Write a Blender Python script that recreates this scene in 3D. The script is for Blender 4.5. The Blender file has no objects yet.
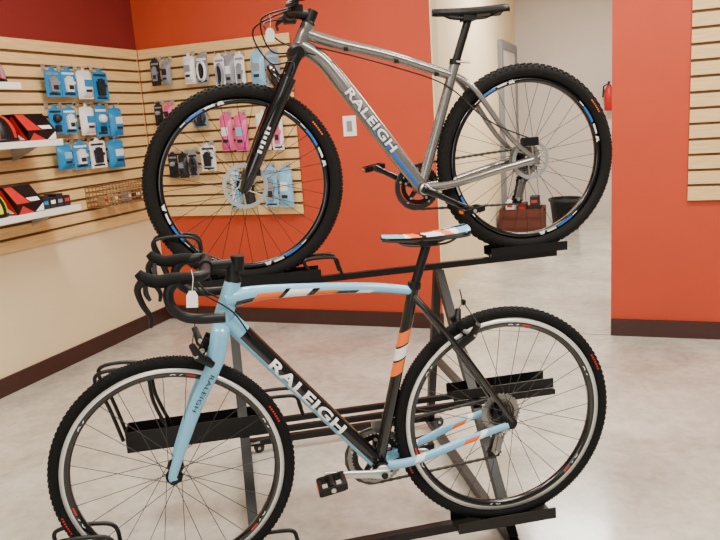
import bpy, bmesh, math, random
from mathutils import Vector as V, Matrix
random.seed(4)
PI=math.pi; C=bpy.context.scene.collection
# ------------------------------------------------------------ camera
HC=1.40; F=720.0
fw=V((0,.9788,-.2048)).normalized()
rt=V((.9976,-.0141,-.0673)); rt=(rt-fw*rt.dot(fw)).normalized()
dn=fw.cross(rt).normalized()
CAM=V((0,0,HC))
cd=bpy.data.cameras.new('camera'); cam=bpy.data.objects.new('camera',cd); C.objects.link(cam)
cd.sensor_width=36; cd.lens=36*F/720
M=Matrix((( rt.x,-dn.x,-fw.x,CAM.x),(rt.y,-dn.y,-fw.y,CAM.y),(rt.z,-dn.z,-fw.z,CAM.z),(0,0,0,1)))
cam.matrix_world=M; bpy.context.scene.camera=cam
def ray(px,py): return rt*((px-360)/F)+dn*((py-270)/F)+fw
class Frame:
    def __init__(s,o,ang):
        s.o=V(o); s.a=ang; s.x=V((math.cos(ang),math.sin(ang),0)); s.y=V((-math.sin(ang),math.cos(ang),0))
    def pix(s,px,py,off=0):
        r=ray(px,py); t=((s.o-CAM).dot(s.y)+off)/r.dot(s.y); q=CAM+r*t-s.o
        return V((q.dot(s.x),off,q.z))
    def w(s,p): return s.o+s.x*p[0]+s.y*p[1]+V((0,0,p[2]))
    def inv(s,w): q=V(w)-s.o; return V((q.dot(s.x),q.dot(s.y),q.z))
def floor_at(px,py):
    r=ray(px,py); return CAM+r*(-HC/r.z)
# ------------------------------------------------------------ materials
def lin(c): return tuple(((x/255)/12.92 if x/255<=.04045 else ((x/255+.055)/1.055)**2.4) for x in c)
def pm(name,rgb,rough=.5,metal=0,var=.08,scale=25,coat=0,bump=0,stretch=None,spec=.5):
    m=bpy.data.materials.new(name); m.use_nodes=True; nt=m.node_tree; b=nt.nodes['Principled BSDF']
    c=lin(rgb); tc=nt.nodes.new('ShaderNodeTexCoord'); n=nt.nodes.new('ShaderNodeTexNoise'); n.inputs['Scale'].default_value=scale; n.inputs['Detail'].default_value=4
    if stretch:
        mp=nt.nodes.new('ShaderNodeMapping'); mp.inputs['Scale'].default_value=stretch
        nt.links.new(tc.outputs['Object'],mp.inputs['Vector']); nt.links.new(mp.outputs['Vector'],n.inputs['Vector'])
    else: nt.links.new(tc.outputs['Object'],n.inputs['Vector'])
    r=nt.nodes.new('ShaderNodeValToRGB'); r.color_ramp.elements[0].position=.3; r.color_ramp.elements[1].position=.7
    r.color_ramp.elements[0].color=tuple(x*(1-var) for x in c)+(1,); r.color_ramp.elements[1].color=tuple(min(1,x*(1+var)) for x in c)+(1,)
    nt.links.new(n.outputs['Fac'],r.inputs['Fac']); nt.links.new(r.outputs['Color'],b.inputs['Base Color'])
    b.inputs['Roughness'].default_value=rough; b.inputs['Metallic'].default_value=metal; b.inputs['Specular IOR Level'].default_value=spec
    if coat: b.inputs['Coat Weight'].default_value=coat; b.inputs['Coat Roughness'].default_value=.08
    if bump:
        bp=nt.nodes.new('ShaderNodeBump'); bp.inputs['Strength'].default_value=bump; bp.inputs['Distance'].default_value=.01
        nt.links.new(n.outputs['Fac'],bp.inputs['Height']); nt.links.new(bp.outputs['Normal'],b.inputs['Normal'])
    return m
BLUE=pm('light_blue_paint',(122,188,222),.3,coat=.5,var=.03)
BLACKP=pm('gloss_black_paint',(5,5,6),.22,coat=.5)
BLACK=pm('satin_black',(6,6,7),.45,spec=.35)
RUB=pm('rubber',(9,9,9),.8,bump=.2,scale=120,spec=.25)
RUBM=pm('mountain_rubber',(24,22,21),.85,bump=.25,scale=120,spec=.25)
WHITE=pm('white_paint',(245,245,243),.4,var=.02)
ORANGE=pm('orange_paint',(244,110,16),.35,var=.03)
RED=pm('red_print',(196,22,20),.45)
SILVER=pm('silver_metal',(198,198,196),.32,metal=.7,var=.05)
ALU=pm('brake_track',(226,224,218),.32,metal=.3,var=.05)
GUN=pm('grey_frame_paint',(148,145,141),.27,metal=.75,coat=.5,var=.04)
DGREY=pm('dark_grey',(40,40,42),.5)
STEEL=pm('dark_steel',(70,66,62),.4,metal=.5)
COG=pm('cog_steel',(140,136,130),.32,metal=.6)
RACKM=pm('rack_powder_coat',(7,6,7),.42,var=.2,bump=.05,scale=200,spec=.4)
RIMBLUE=pm('decal_blue',(35,105,205),.4)
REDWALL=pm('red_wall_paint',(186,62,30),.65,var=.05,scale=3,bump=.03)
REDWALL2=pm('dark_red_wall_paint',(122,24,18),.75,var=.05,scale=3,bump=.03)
CREAM=pm('cream_wall_paint',(232,212,172),.8,var=.03,scale=2)
GREYW=pm('pale_grey_wall_paint',(214,204,194),.8,var=.03,scale=2)
BASEB=pm('brown_vinyl',(58,28,22),.45,var=.1)
CEIL=pm('ceiling_white',(225,222,215),.9,var=.02)
WOOD=pm('maple_slat',(228,192,132),.42,var=.13,scale=6,stretch=(1.2,10,22))
WOODG=pm('slat_groove',(96,66,36),.7)
SHELF=pm('white_shelf',(238,236,232),.4,var=.02)
CARDB=pm('blue_packaging',(10,130,192),.4,var=.06); CARDL=pm('pale_blue_packaging',(130,182,216),.4)
CARDG=pm('grey_packaging',(135,137,146),.4); CARDW=pm('white_packaging',(228,230,232),.4,var=.03)
PINK=pm('pink_plastic',(220,80,142),.4); DKB=pm('dark_print',(24,28,36),.5)
LIME=pm('lime_plastic',(205,215,15),.4); BROWNB=pm('brown_crate',(84,36,24),.6,var=.15); WIRE=pm('tan_wire',(150,112,70),.5,metal=.2)
GREYT=pm('grey_door_trim',(122,124,124),.5); TAN=pm('tan_card',(190,156,108),.7)
def floorm():
    m=bpy.data.materials.new('polished_concrete'); m.use_nodes=True; nt=m.node_tree; b=nt.nodes['Principled BSDF']; L=nt.links.new
    tc=nt.nodes.new('ShaderNodeTexCoord')
    def noise(s,d,dis=0,ro=.6):
        n=nt.nodes.new('ShaderNodeTexNoise'); n.inputs['Scale'].default_value=s; n.inputs['Detail'].default_value=d; n.inputs['Distortion'].default_value=dis; n.inputs['Roughness'].default_value=ro; L(tc.outputs['Object'],n.inputs['Vector']); return n
    n1=noise(2.2,11,.3,.68); n2=noise(18,10,.4,.65)
    r=nt.nodes.new('ShaderNodeValToRGB'); e=r.color_ramp.elements; e[0].position=.30; e[0].color=lin((170,165,154))+(1,); e[1].position=.66; e[1].color=lin((214,210,200))+(1,)
    L(n1.outputs['Fac'],r.inputs['Fac'])
    r2=nt.nodes.new('ShaderNodeValToRGB'); e=r2.color_ramp.elements; e[0].position=.36; e[0].color=(.74,.73,.70,1); e[1].position=.58; e[1].color=(1,1,1,1); L(n2.outputs['Fac'],r2.inputs['Fac'])
    mx=nt.nodes.new('ShaderNodeMix'); mx.data_type='RGBA'; mx.blend_type='MULTIPLY'; mx.inputs[0].default_value=.6
    L(r.outputs['Color'],mx.inputs[6]); L(r2.outputs['Color'],mx.inputs[7])
    L(mx.outputs[2],b.inputs['Base Color'])
    rr=nt.nodes.new('ShaderNodeMapRange'); rr.inputs['To Min'].default_value=.12; rr.inputs['To Max'].default_value=.34; L(n1.outputs['Fac'],rr.inputs['Value']); L(rr.outputs[0],b.inputs['Roughness'])
    bp=nt.nodes.new('ShaderNodeBump'); bp.inputs['Strength'].default_value=.04; bp.inputs['Distance'].default_value=.01; L(n2.outputs['Fac'],bp.inputs['Height']); L(bp.outputs['Normal'],b.inputs['Normal'])
    b.inputs['Coat Weight'].default_value=.4; b.inputs['Coat Roughness'].default_value=.12
    return m
FLOORM=floorm(); JOINT=pm('joint_filler',(120,106,92),.7)
# ------------------------------------------------------------ mesh builder
def spline(pts,k=6):
    n=len(pts[0]); out=[]
    for i in range(len(pts)-1):
        p0=pts[max(i-1,0)]; p1=pts[i]; p2=pts[i+1]; p3=pts[min(i+2,len(pts)-1)]
        for j in range(k):
            t=j/k
            out.append(tuple(.5*((2*p1[c])+(-p0[c]+p2[c])*t+(2*p0[c]-5*p1[c]+4*p2[c]-p3[c])*t*t+(-p0[c]+3*p1[c]-3*p2[c]+p3[c])*t**3) for c in range(n)))
    out.append(tuple(pts[-1])); return out
def lerp(a,b,k): return [tuple(a[c]+(b[c]-a[c])*i/k for c in range(len(a))) for i in range(k+1)]
class MB:
    def __init__(s): s.v=[];s.f=[];s.m=[];s.mats=[];s.sm=[]
    def mi(s,m):
        if m not in s.mats: s.mats.append(m)
        return s.mats.index(m)
    def add(s,vs,fs,mat,smooth=False):
        o=len(s.v); s.v+= [tuple(x) for x in vs]
        for i,f in enumerate(fs):
            s.f.append(tuple(o+q for q in f)); s.m.append(s.mi(mat[i] if isinstance(mat,list) else mat)); s.sm.append(smooth)
        return s
    def tube(s,pts,rad=None,mat=None,n=12,matf=None,sn=1,sb=1,a0=0,closed=False,ref=(0,1,0),smooth=True,shear=0):
        P=[V(p[:3]) for p in pts]; R=[(p[3] if len(p)>3 else rad) for p in pts] if rad is None or len(pts[0])>3 else [rad]*len(P)
        K=len(P); T=[]
        for i in range(K):
            a=P[i-1] if (i>0 or closed) else P[i]; b=P[(i+1)%K] if (i<K-1 or closed) else P[i]
            T.append((b-a).normalized())
        B=V(ref)
        if abs(B.dot(T[0]))>.95: B=V((0,0,1)) if abs(T[0].z)<.9 else V((1,0,0))
        vs=[]
        for i in range(K):
            B=(B-T[i]*B.dot(T[i])).normalized(); N=T[i].cross(B)
            sh=shear*min(1,i/(K-1)*12,(1-i/(K-1))*12) if shear else 0
            for j in range(n):
                a=2*PI*j/n+a0; vs.append(P[i]+N*(math.cos(a)*R[i]*sn)+B*(math.sin(a)*R[i]*sb)+T[i]*(sh*math.cos(a)))
        fs=[];ms=[]
        for i in range(K if closed else K-1):
            i2=(i+1)%K
            for j in range(n):
                j2=(j+1)%n; fs.append((i*n+j,i*n+j2,i2*n+j2,i2*n+j))
                ms.append(matf((i+.5)/(K-1),math.cos(2*PI*(j+.5)/n+a0),math.sin(2*PI*(j+.5)/n+a0)) if matf else mat)
        s.add(vs,fs,ms,smooth)
        if not closed:
            ma=ms[0]; mz=ms[-1]
            s.add([vs[j] for j in range(n)],[tuple(range(n))],ma); s.add([vs[(K-1)*n+j] for j in range(n)],[tuple(range(n))[::-1]],mz)
        return s
    def bar(s,p,q,w,mat,ref=(0,0,1)): return s.tube([tuple(p),tuple(q)],w/math.sqrt(2),mat,n=4,a0=PI/4,ref=ref,smooth=False)
    def box(s,c,d,mat,X=(1,0,0),Y=(0,1,0),Z=(0,0,1),taper=1):
        c=V(c);X=V(X);Y=V(Y);Z=V(Z); vs=[]
        for k in (-1,1):
            for (i,j) in ((-1,-1),(1,-1),(1,1),(-1,1)):
                tt=taper if k>0 else 1
                vs.append(c+X*(i*d[0]/2*tt)+Y*(j*d[1]/2*tt)+Z*(k*d[2]/2))
        return s.add(vs,[(0,3,2,1),(4,5,6,7),(0,1,5,4),(1,2,6,5),(2,3,7,6),(3,0,4,7)],mat)
    def lathe(s,prof,mat,n=64,c=(0,0,0),closed=False,axis='y',smooth=True):
        vs=[];K=len(prof)
        for i in range(n):
            a=2*PI*i/n
            for r,h in prof:
                if axis=='y': vs.append((c[0]+r*math.cos(a),c[1]+h,c[2]+r*math.sin(a)))
                else: vs.append((c[0]+r*math.cos(a),c[1]+r*math.sin(a),c[2]+h))
        fs=[];ms=[]
        for i in range(n):
            i2=(i+1)%n
            for k in range(K if closed else K-1):
                k2=(k+1)%K; fs.append((i*K+k,i*K+k2,i2*K+k2,i2*K+k)); ms.append(mat[k] if isinstance(mat,list) else mat)
        return s.add(vs,fs,ms,smooth)
    def disc(s,c,r,th,mat,n=24): return s.lathe([(0.0001,-th/2),(r,-th/2),(r,th/2),(0.0001,th/2)],mat,n,c,smooth=False)
    def sector(s,r0,r1,a0,a1,y,mat,skew=0,k=8):
        vs=[]
        for i in range(k+1):
            a=a0+(a1-a0)*i/k; vs.append((r0*math.cos(a),y,r0*math.sin(a))); vs.append((r1*math.cos(a+skew),y,r1*math.sin(a+skew)))
        return s.add(vs,[(2*i,2*i+1,2*i+3,2*i+2) for i in range(k)],mat)
    def prism(s,poly,y0,y1,mat,plane='xz'):
        n=len(poly); f=(lambda p,h:(p[0],h,p[1])) if plane=='xz' else ((lambda p,h:(h,p[0],p[1])) if plane=='yz' else (lambda p,h:(p[0],p[1],h)))
        vs=[f(p,y0) for p in poly]+[f(p,y1) for p in poly]
        return s.add(vs,[tuple(range(n))[::-1],tuple(range(n,2*n))]+[(i,(i+1)%n,n+(i+1)%n,n+i) for i in range(n)],mat)
    def text(s,body,p0,p1,height,rfun,mat,lift=.0006,bold=.02,shear=0):
        cu=bpy.data.curves.new('t','FONT'); cu.body=body; cu.offset=bold; cu.shear=shear; cu.resolution_u=3; cu.space_character=1.08
        o=bpy.data.objects.new('t',cu); C.objects.link(o); dg=bpy.context.evaluated_depsgraph_get()
        me=bpy.data.meshes.new_from_object(o.evaluated_get(dg)); bpy.data.objects.remove(o)
        bm=bmesh.new(); bm.from_mesh(me); bpy.data.meshes.remove(me)
        xs=[v.co.x for v in bm.verts]; ys=[v.co.y for v in bm.verts]; x0,x1,y0,y1=min(xs),max(xs),min(ys),max(ys)
        p0=V(p0);p1=V(p1);L=(p1-p0).length;T=(p1-p0).normalized();B=V((0,1,0));N=T.cross(B)
        for v in bm.verts: v.co=V(((v.co.x-x0)/(x1-x0)*L,((v.co.y-y0)/(y1-y0)-.5)*height,0))
        for i in range(1,8):
            bmesh.ops.bisect_plane(bm,geom=bm.verts[:]+bm.edges[:]+bm.faces[:],plane_co=(0,(i/8-.5)*height,0),plane_no=(0,1,0))
        vs=[]
        for v in bm.verts:
            u,w=v.co.x,v.co.y; r=rfun(u/L)+lift
            vs.append(p0+T*u+N*(r*math.sin(w/r))-B*(r*math.cos(w/r)))
        bm.verts.index_update(); fs=[tuple(v.index for v in f.verts) for f in bm.faces]; bm.free()
        return s.add(vs,fs,mat)
    def build(s,name,parent=None,loc=(0,0,0),rot=(0,0,0)):
        me=bpy.data.meshes.new(name); me.from_pydata(s.v,[],s.f)
        for m in s.mats: me.materials.append(m)
        for p,mi,sm in zip(me.polygons,s.m,s.sm): p.material_index=mi; p.use_smooth=sm
        me.update(); o=bpy.data.objects.new(name,me); C.objects.link(o); o.parent=parent; o.location=loc; o.rotation_euler=rot
        return o
def tag(o,label,cat,group=None):
    o['label']=label; o['category']=cat
    if group: o['group']=group
    return o
def thing(name,loc,rz,label,cat,group=None):
    o=bpy.data.objects.new(name,None); C.objects.link(o); o.location=loc; o.rotation_euler=(0,0,rz); return tag(o,label,cat,group)
def struct(name,mb,loc=(0,0,0),rz=0):
    o=mb.build(name,None,loc,(0,0,rz)); o['kind']='structure'; return o
# ------------------------------------------------------------ room
uang=math.atan2(-.358,.934)
CORN=(-1.487,5.377,0)
FB=Frame(CORN,uang); FL=Frame(CORN,uang+PI/2)
SO0,SO1=2.165,3.21
H=3.0; TW=.15; SW=1.95; YB=5.0
ZS0,ZS1=.79,1.985
def rstruct(name,boxes):
    m=MB()
    for (x0,x1,y0,y1,z0,z1,mt) in boxes: m.box(((x0+x1)/2,(y0+y1)/2,(z0+z1)/2),(x1-x0,y1-y0,z1-z0),mt)
    return struct(name,m,CORN,uang)
fl=MB(); fl.box((2,-.9,-.05),(9,13.2,.1),FLOORM)
struct('floor',fl,CORN,uang)
rstruct('ceiling',[(-.15,6.5,-5.2,5.2,H,H+.1,CEIL)])
rstruct('wall_back',[(-.15,SO0,0,TW,0,H,REDWALL),(SO1,6.5,0,TW,0,H,REDWALL),(SO0,SO1,0,TW,2.55,H,REDWALL)])
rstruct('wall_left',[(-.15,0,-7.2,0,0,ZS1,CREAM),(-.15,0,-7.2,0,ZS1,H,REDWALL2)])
rstruct('wall_storeroom_left',[(SW-.12,SW,TW,YB,0,H,CREAM)])
rstruct('wall_storeroom_back',[(SW-.12,6.5,YB,YB+.1,0,H,GREYW)])
rstruct('wall_storeroom_right',[(4.9,5.0,TW,YB,0,H,GREYW)])
rstruct('trim_1',[(SO0-.006,SO0+.002,-.001,TW+.001,0,2.55,CREAM)])
rstruct('baseboard_left',[(0,.012,-7.2,0,0,.105,BASEB)])
rstruct('baseboard_back',[(.012,SO0,-.012,0,0,.105,BASEB)])
rstruct('baseboard_right',[(SO1,6.5,-.012,0,0,.105,BASEB)])
y0,y1=3.78,4.72
rstruct('door_1',[(SW+.001,SW+.035,y0,y1,0.01,2.05,GREYW)])
rstruct('trim_2',[(SW+.001,SW+.05,y0-.10,y0,0,2.14,GREYT),(SW+.001,SW+.05,y1,y1+.10,0,2.14,GREYT),(SW+.001,SW+.05,y0,y1,2.05,2.14,GREYT)])
rstruct('trim_3',[(SO0,SO1,-.004,.004,0,.0012,JOINT)])

def slatwall(fr,x0,x1,z0,z1,label):
    m=MB(); m.box(((x0+x1)/2,-.005,(z0+z1)/2),(x1-x0,.008,z1-z0),WOODG)
    n=16; p=(z1-z0)/n
    for i in range(n):
        za=z0+i*p+ (0 if i==0 else .008); zb=z0+(i+1)*p-(0 if i==n-1 else .006)
        m.prism([(-.009,za),(-.021,za+.002),(-.021,zb-.002),(-.009,zb)],x0,x1,WOOD,'yz')
    o=m.build('slatwall_panel',None,fr.o,(0,0,fr.a)); return tag(o,label,'slatwall')
slatwall(FL,-3.4,-.025,ZS0,ZS1,'long maple slatwall panel with shelves on the cream side wall')
slatwall(FB,.025,1.215,ZS0,ZS1,'maple slatwall panel on the red back wall behind the grey mountain bike')
slatwall(FB,3.62,5.3,ZS0+.03,ZS1+.2,'bare maple slatwall panel on the red wall right of the opening')
p=FB.pix(350,126,0); t=thing('light_switch',FB.w(p),FB.a,'white light switch plate on the red wall left of the mountain bike lettering','light switch')
m=MB(); m.box((0,-.004,0),(.09,.007,.13),WHITE,taper=1); m.build('switch_plate',t)
m=MB(); m.box((0,-.009,0),(.036,.006,.066),CARDG); m.build('switch_rocker',t)

# ------------------------------------------------------------ hanging stock
def hook(fr,x,z,label,group):
    m=MB(); m.tube([(0,-.024,0),(0,-.12,0),(0,-.13,.012)],.0028,SILVER,n=6); m.box((0,-.0245,0),(.03,.006,.03),SILVER)
    o=m.build('display_hook',None,fr.w((x,0,z)),(0,0,fr.a)); tag(o,label,'hook',group)
def pack(fr,bb,kind,c1,c2,label,group,cat='package',name='hanging_package'):
    a=fr.pix(bb[0],(bb[1]+bb[3])/2,-.09); b=fr.pix(bb[2],(bb[1]+bb[3])/2,-.09); tp=fr.pix((bb[0]+bb[2])/2,bb[1],-.09); bt=fr.pix((bb[0]+bb[2])/2,bb[3],-.09)
    w=abs(b.x-a.x)*.92; h=tp.z-bt.z; x=(a.x+b.x)/2; z=tp.z
    hook(fr,x,z+.0,'small metal display hook holding a package on slatwall','display hooks on the slatwall')
    t=thing(name,fr.w((x,-.085,z)),fr.a,label,cat,group)
    e=w*.12; zc=-h*.58
    if kind=='pouch':
        m=MB(); m.prism([(-w*.5,-h),(w*.5,-h),(w*.5,-.035),(w*.4,-.02),(.012,-.018),(.01,.004),(-.01,.004),(-.012,-.018),(-w*.4,-.02),(-w*.5,-.035)],-.0015,.0015,c1); m.build('card',t)
        m=MB(); K=8
        vs=[];fs=[]
        for i in range(K+1):
            for j in range(K+1):
                u=i/K*2-1; v=j/K*2-1; vs.append((u*w*.47,-.003-.028*(1-u**4)*(1-v**4),zc+v*h*.38))
        for i in range(K):
            for j in range(K): fs.append((i*(K+1)+j,(i+1)*(K+1)+j,(i+1)*(K+1)+j+1,i*(K+1)+j+1))
        m.add(vs,fs,c1,True); m.box((0,-.031,zc+h*.08),(w*.5,.003,h*.22),c2); m.box((0,-.031,zc-h*.16),(w*.4,.003,h*.08),DKB); m.build('product',t); return t
    m=MB(); ww=min(.03,w*.3)
    m.prism([(-w/2,-h),(w/2,-h),(w/2,-.03),(w/2-e,-.018),(ww,-.018),(.012,-.001),(.012,.004),(-.012,.004),(-.012,-.001),(-ww,-.018),(-w/2+e,-.018),(-w/2,-.03)],-.0015,.0015,c1)
    m.box((0,-.0022,-.03-h*.05),(w*.8,.0012,h*.07),c2); m.box((0,-.0022,-h+.018),(w*.7,.0012,.012),DKB)
    m.build('card',t)
    m=MB()
    if kind=='coil':
        for k in range(3): m.tube([(math.cos(2*PI*i/24)*w*(.36-.03*k),-.010-.004*k,zc+math.sin(2*PI*i/24)*h*(.32-.02*k)) for i in range(24)],.006,c2,n=6,closed=True)
        m.box((0,-.012,zc),(w*.22,.02,h*.62),DKB)
    elif kind=='glove':
        g=.82
        m.prism([(p[0]*g,zc+p[1]*g) for p in [(-w*.3,-h*.3),(w*.22,-h*.3),(w*.25,0),(w*.38,0),(w*.4,.1*h),(w*.24,.12*h),(w*.22,.3*h),(w*.12,.3*h),(w*.1,.14*h),(w*.06,.34*h),(-w*.04,.34*h),(-w*.06,.14*h),(-w*.1,.32*h),(-w*.2,.32*h),(-w*.2,.1*h),(-w*.26,.25*h),(-w*.36,.22*h)]],-.018,-.003,c2)
        m.box((0,-.019,zc-h*.1),(w*.3,.004,h*.14),DKB)
    elif kind=='pump':
        m.tube([(-w*.06,-.018,zc-h*.33,.014),(-w*.06,-.018,zc+h*.2,.014),(-w*.06,-.018,zc+h*.22,.020),(-w*.06,-.018,zc+h*.33,.020)],mat=c2,n=10)
    elif kind=='light':
        m.lathe([(.001,-.035),(w*.16,-.035),(w*.22,-.02),(w*.22,-.003)],c2,16,(0,0,zc+h*.12)); m.box((0,-.012,zc-h*.2),(w*.3,.02,h*.16),DKB)
    m.build('product',t)
    return t
G1='blue packages hanging on the side slatwall'
L1=[((45,67,62,97),'glove','blue package with grey gloves, top left of the blue packages on the side slatwall',CARDB,CARDG),
((61,67,77,97),'glove','blue package second along the top row on the side slatwall',CARDB,CARDW),
((77,68,93,99),'pouch','pale blue package third along the top row on the side slatwall',CARDW,CARDB),
((93,69,109,101),'glove','blue package at the right end of the top row beside the corner',CARDB,DKB),
((49,105,64,134),'light','blue package at the left of the second row above the red helmet boxes',CARDB,DKB),
((63,105,78,134),'glove','blue package second along the second row on the side slatwall',CARDB,CARDW),
((80,104,95,135),'pouch','white package third along the second row of blue packages',CARDW,CARDB),
((95,104,109,136),'light','blue package fourth along the second row of blue packages',CARDB,CARDW),
((109,105,123,136),'pouch','blue package nearest the corner in the second row',CARDB,CARDW),
((57,141,73,170),'pouch','blue package with pale window at the left of the lowest row',CARDB,CARDL),
((73,140,90,169),'glove','blue package second along the lowest row of blue packages',CARDB,CARDW),
((90,138,107,168),'glove','dark printed package third along the lowest row above the wire basket',CARDW,DKB),
((108,137,125,168),'pouch','blue package at the right end of the lowest row above the wire basket',CARDB,CARDW)]
for bb,k,lb,c1,c2 in L1: pack(FL,bb,k,c1,c2,lb,G1)
G2='accessories hanging on the back slatwall'
L2=[((150,58,160,86),'glove','slim dark carded accessory nearest the corner in the top row',DKB,CARDG),
((161,58,171,86),'pouch','slim grey pouch second from the corner in the top row',CARDG,DKB),
((183,53,195,84),'pouch','slim pale pouch third from the corner in the top row',CARDW,CARDG),
((195,53,208,84),'coil','slim carded coil beside a pale pouch in the top row',CARDG,CARDW),
((214,54,225,90),'coil','slim pale carded bundle left of two others in the top row',CARDW,CARDG),
((224,52,235,88),'pouch','slim grey pouch in the middle of the top row',CARDG,CARDW),
((234,52,245,88),'glove','slim pale carded accessory right of the middle grey pouch',CARDW,CARDG),
((250,49,265,85),'pouch','pale blue pouch at the right of the top row behind the fork',CARDL,CARDG),
((265,49,280,86),'glove','rightmost package of the top row behind the mountain bike fork',CARDG,CARDL),
((154,102,163,126),'light','small dark carded light near the corner left of the mountain bike wheel',DKB,CARDG),
((164,102,173,126),'pouch','small pink pouch touching the edge of the mountain bike front wheel',PINK,DKB),
((191,103,208,128),'coil','grey carded coil seen through the mountain bike front wheel',CARDG,DKB),
((220,112,233,151),'pouch','bright pink pouch left of another pink pouch behind the wheel',PINK,CARDW),
((234,112,248,151),'pouch','pink pouch right of the other pink pouch behind the wheel',PINK,CARDL),
((256,110,270,150),'pouch','pale pouch with pink window beside the fork leg',CARDW,PINK),
((271,110,283,150),'glove','pale card with pink item at the right end of the pink row',CARDW,PINK),
((168,152,178,178),'light','dark small carded accessory in the third row near the wheel edge',DKB,CARDG),
((178,152,188,178),'pouch','dark pouch second along the third row near the wheel edge',DKB,CARDG),
((188,150,198,177),'coil','dark carded cable third along the third row behind the wheel',CARDG,DKB),
((200,143,216,171),'glove','white carded accessory in the third row left of the pink pouches',CARDW,DKB),
((229,167,241,209),'pump','slim pale blue carded pump in the lowest row near the wheel hub',CARDL,CARDW),
((242,167,254,207),'pouch','dark cable pack in the lowest row directly behind the wheel hub',DKB,CARDL),
((263,165,278,207),'glove','pale blue package left of the last one in the lowest row',CARDL,CARDG),
((278,165,293,207),'pouch','pale blue pouch at the right end of the lowest row',CARDL,CARDW)]
for bb,k,lb,c1,c2 in L2: pack(FB,bb,k,c1,c2,lb,G2)
# shelves on the side wall
def shelf(px,py,label):
    p=FL.pix(px,py,-.30); x1=p.x; x0=-2.9; z=p.z
    t=thing('display_shelf',FL.w((x1,0,z)),FL.a,label,'shelf','white shelves on the side slatwall')
    L=x1-x0
    m=MB(); m.box((-L/2,-.022-.14,0),(L,.28,.018),SHELF); m.build('shelf_board',t)
    m=MB(); m.box((-L/2,-.304,-.004),(L,.005,.034),SHELF); m.build('shelf_lip',t)
    for k in range(3):
        m=MB(); m.prism([(-.022,-.009),(-.26,-.009),(-.022,-.1)],-.1-k*L/2.4-.003,-.1-k*L/2.4+.003,SILVER,'yz'); m.build('bracket',t)
    return x1,z+.0095
def helmet_box(x,z,label,w=.21,h=.17,d=.23,c=RED,c2=BLACK):
    t=thing('helmet_box',FL.w((x,-.29,z)),FL.a,label,'box','helmet boxes on the shelves')
    m=MB(); m.prism([(.005,.0),(.005,h*.35),(.09,h),(d,h),(d,0)],-w/2,w/2,c2,'yz'); m.build('carton',t)
    m=MB()
    m.prism([(-w*.48,h*.02),(w*.1,h*.02),(-w*.3,h*.30)],.002,.0045,c); m.prism([(w*.15,h*.04),(w*.45,h*.04),(w*.45,h*.3)],.002,.0045,WHITE)
    n=V((0,-h*.65,.085)).normalized()
    def sl(u,v,e=.0015): return V((u,.005+.085*v,h*.35+h*.65*v))+n*e
    m.add([sl(-w*.48,.05),sl(w*.0,.05),sl(-w*.2,.95),sl(-w*.48,.95)],[(0,1,2,3)],c)
    m.add([sl(w*.05,.1),sl(w*.4,.1),sl(w*.4,.30),sl(-w*.02,.30)],[(0,1,2,3)],WHITE)
    for sx in(-1,1):
        X=sx*(w/2+.0012); m.add([(X,.01,.005),(X,d-.01,.005),(X,.10,h-.01)],[(0,1,2)],c); m.add([(X+sx*.0006,.03,.01),(X+sx*.0006,d*.45,.01),(X+sx*.0006,d*.35,h*.3)],[(0,1,2)],WHITE)
    m.build('printed_graphics',t)
def helmet(x,z,label,c,c2,y=-.17,s=1):
    t=thing('bicycle_helmet',FL.w((x,y,z)),FL.a,label,'helmet')
    m=MB(); vs=[];fs=[];ms=[];NU,NV=24,10
    for j in range(NV+1):
        b=PI/2*j/NV
        for i in range(NU):
            a=2*PI*i/NU; rr=(1+(.05 if i%4<2 else -.02)*math.sin(2*b+.3))*s
            vs.append((.108*math.cos(a)*math.cos(b)*rr,.1*math.sin(a)*math.cos(b)*rr,.02+.13*math.sin(b)*rr))
    for j in range(NV):
        for i in range(NU): fs.append((j*NU+i,j*NU+(i+1)%NU,(j+1)*NU+(i+1)%NU,(j+1)*NU+i)); ms.append(BLACK if (i%4==1 and 1<j<7) else (c if i%4!=3 else c2))
    m.add(vs,fs,ms,True); m.tube([(.104*s*math.cos(2*PI*i/24),.095*s*math.sin(2*PI*i/24),.013) for i in range(24)],.0125,BLACK,n=8,closed=True,ref=(0,0,1)); m.build('shell',t)
    m=MB(); m.tube([(.05,-.09,.012),(.03,-.09,.004),(0,-.08,.004),(-.04,-.09,.012)],.004,BLACK,n=5); m.build('strap',t)
x1,z1=shelf(20,85,'topmost white shelf on the side slatwall, cut by the picture edge')
helmet(x1-.125,z1,'red and silver cycling helmet on the topmost shelf',RED,CARDG,-.19)
x2,z2=shelf(62,141,'middle white shelf on the side slatwall')
helmet_box(x2-.12,z2,'helmet box at the corner end of the middle shelf',h=.15)
helmet(x2-.35,z2,'black and red cycling helmet between two boxes on the middle shelf',BLACK,RED,-.19)
helmet_box(x2-.60,z2,'helmet box left of the helmet on the middle shelf',h=.17)
helmet_box(x2-.84,z2,'helmet box on the middle shelf at the picture edge',h=.165)
x3,z3=shelf(80,206,'lowest white shelf on the side slatwall')
helmet_box(x3-.35,z3,'helmet box at the corner end of the lowest shelf',h=.15,w=.19)
helmet(x3-.575,z3,'lime and black cycling helmet between boxes on the lowest shelf',LIME,BLACK,-.2)
helmet_box(x3-.83,z3,'helmet box at the picture edge on the lowest shelf',h=.18)
for k in range(4):
    m=MB(); m.box((0,0,.03+.008*(k%2)),(.05,.09,.06+.016*(k%2)),DKB); m.box((0,-.0455,.035),(.034,.001,.02),[RED,CARDG,WHITE,CARDB][k]); o=m.build('accessory_box',None,FL.w((x3-.035-.055*k,-.2,z3)),(0,0,FL.a))
    tag(o,'small dark box with a '+['red','grey','white','blue'][k]+' label at the end of the lowest shelf','box','small dark boxes at the shelf end')
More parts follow.
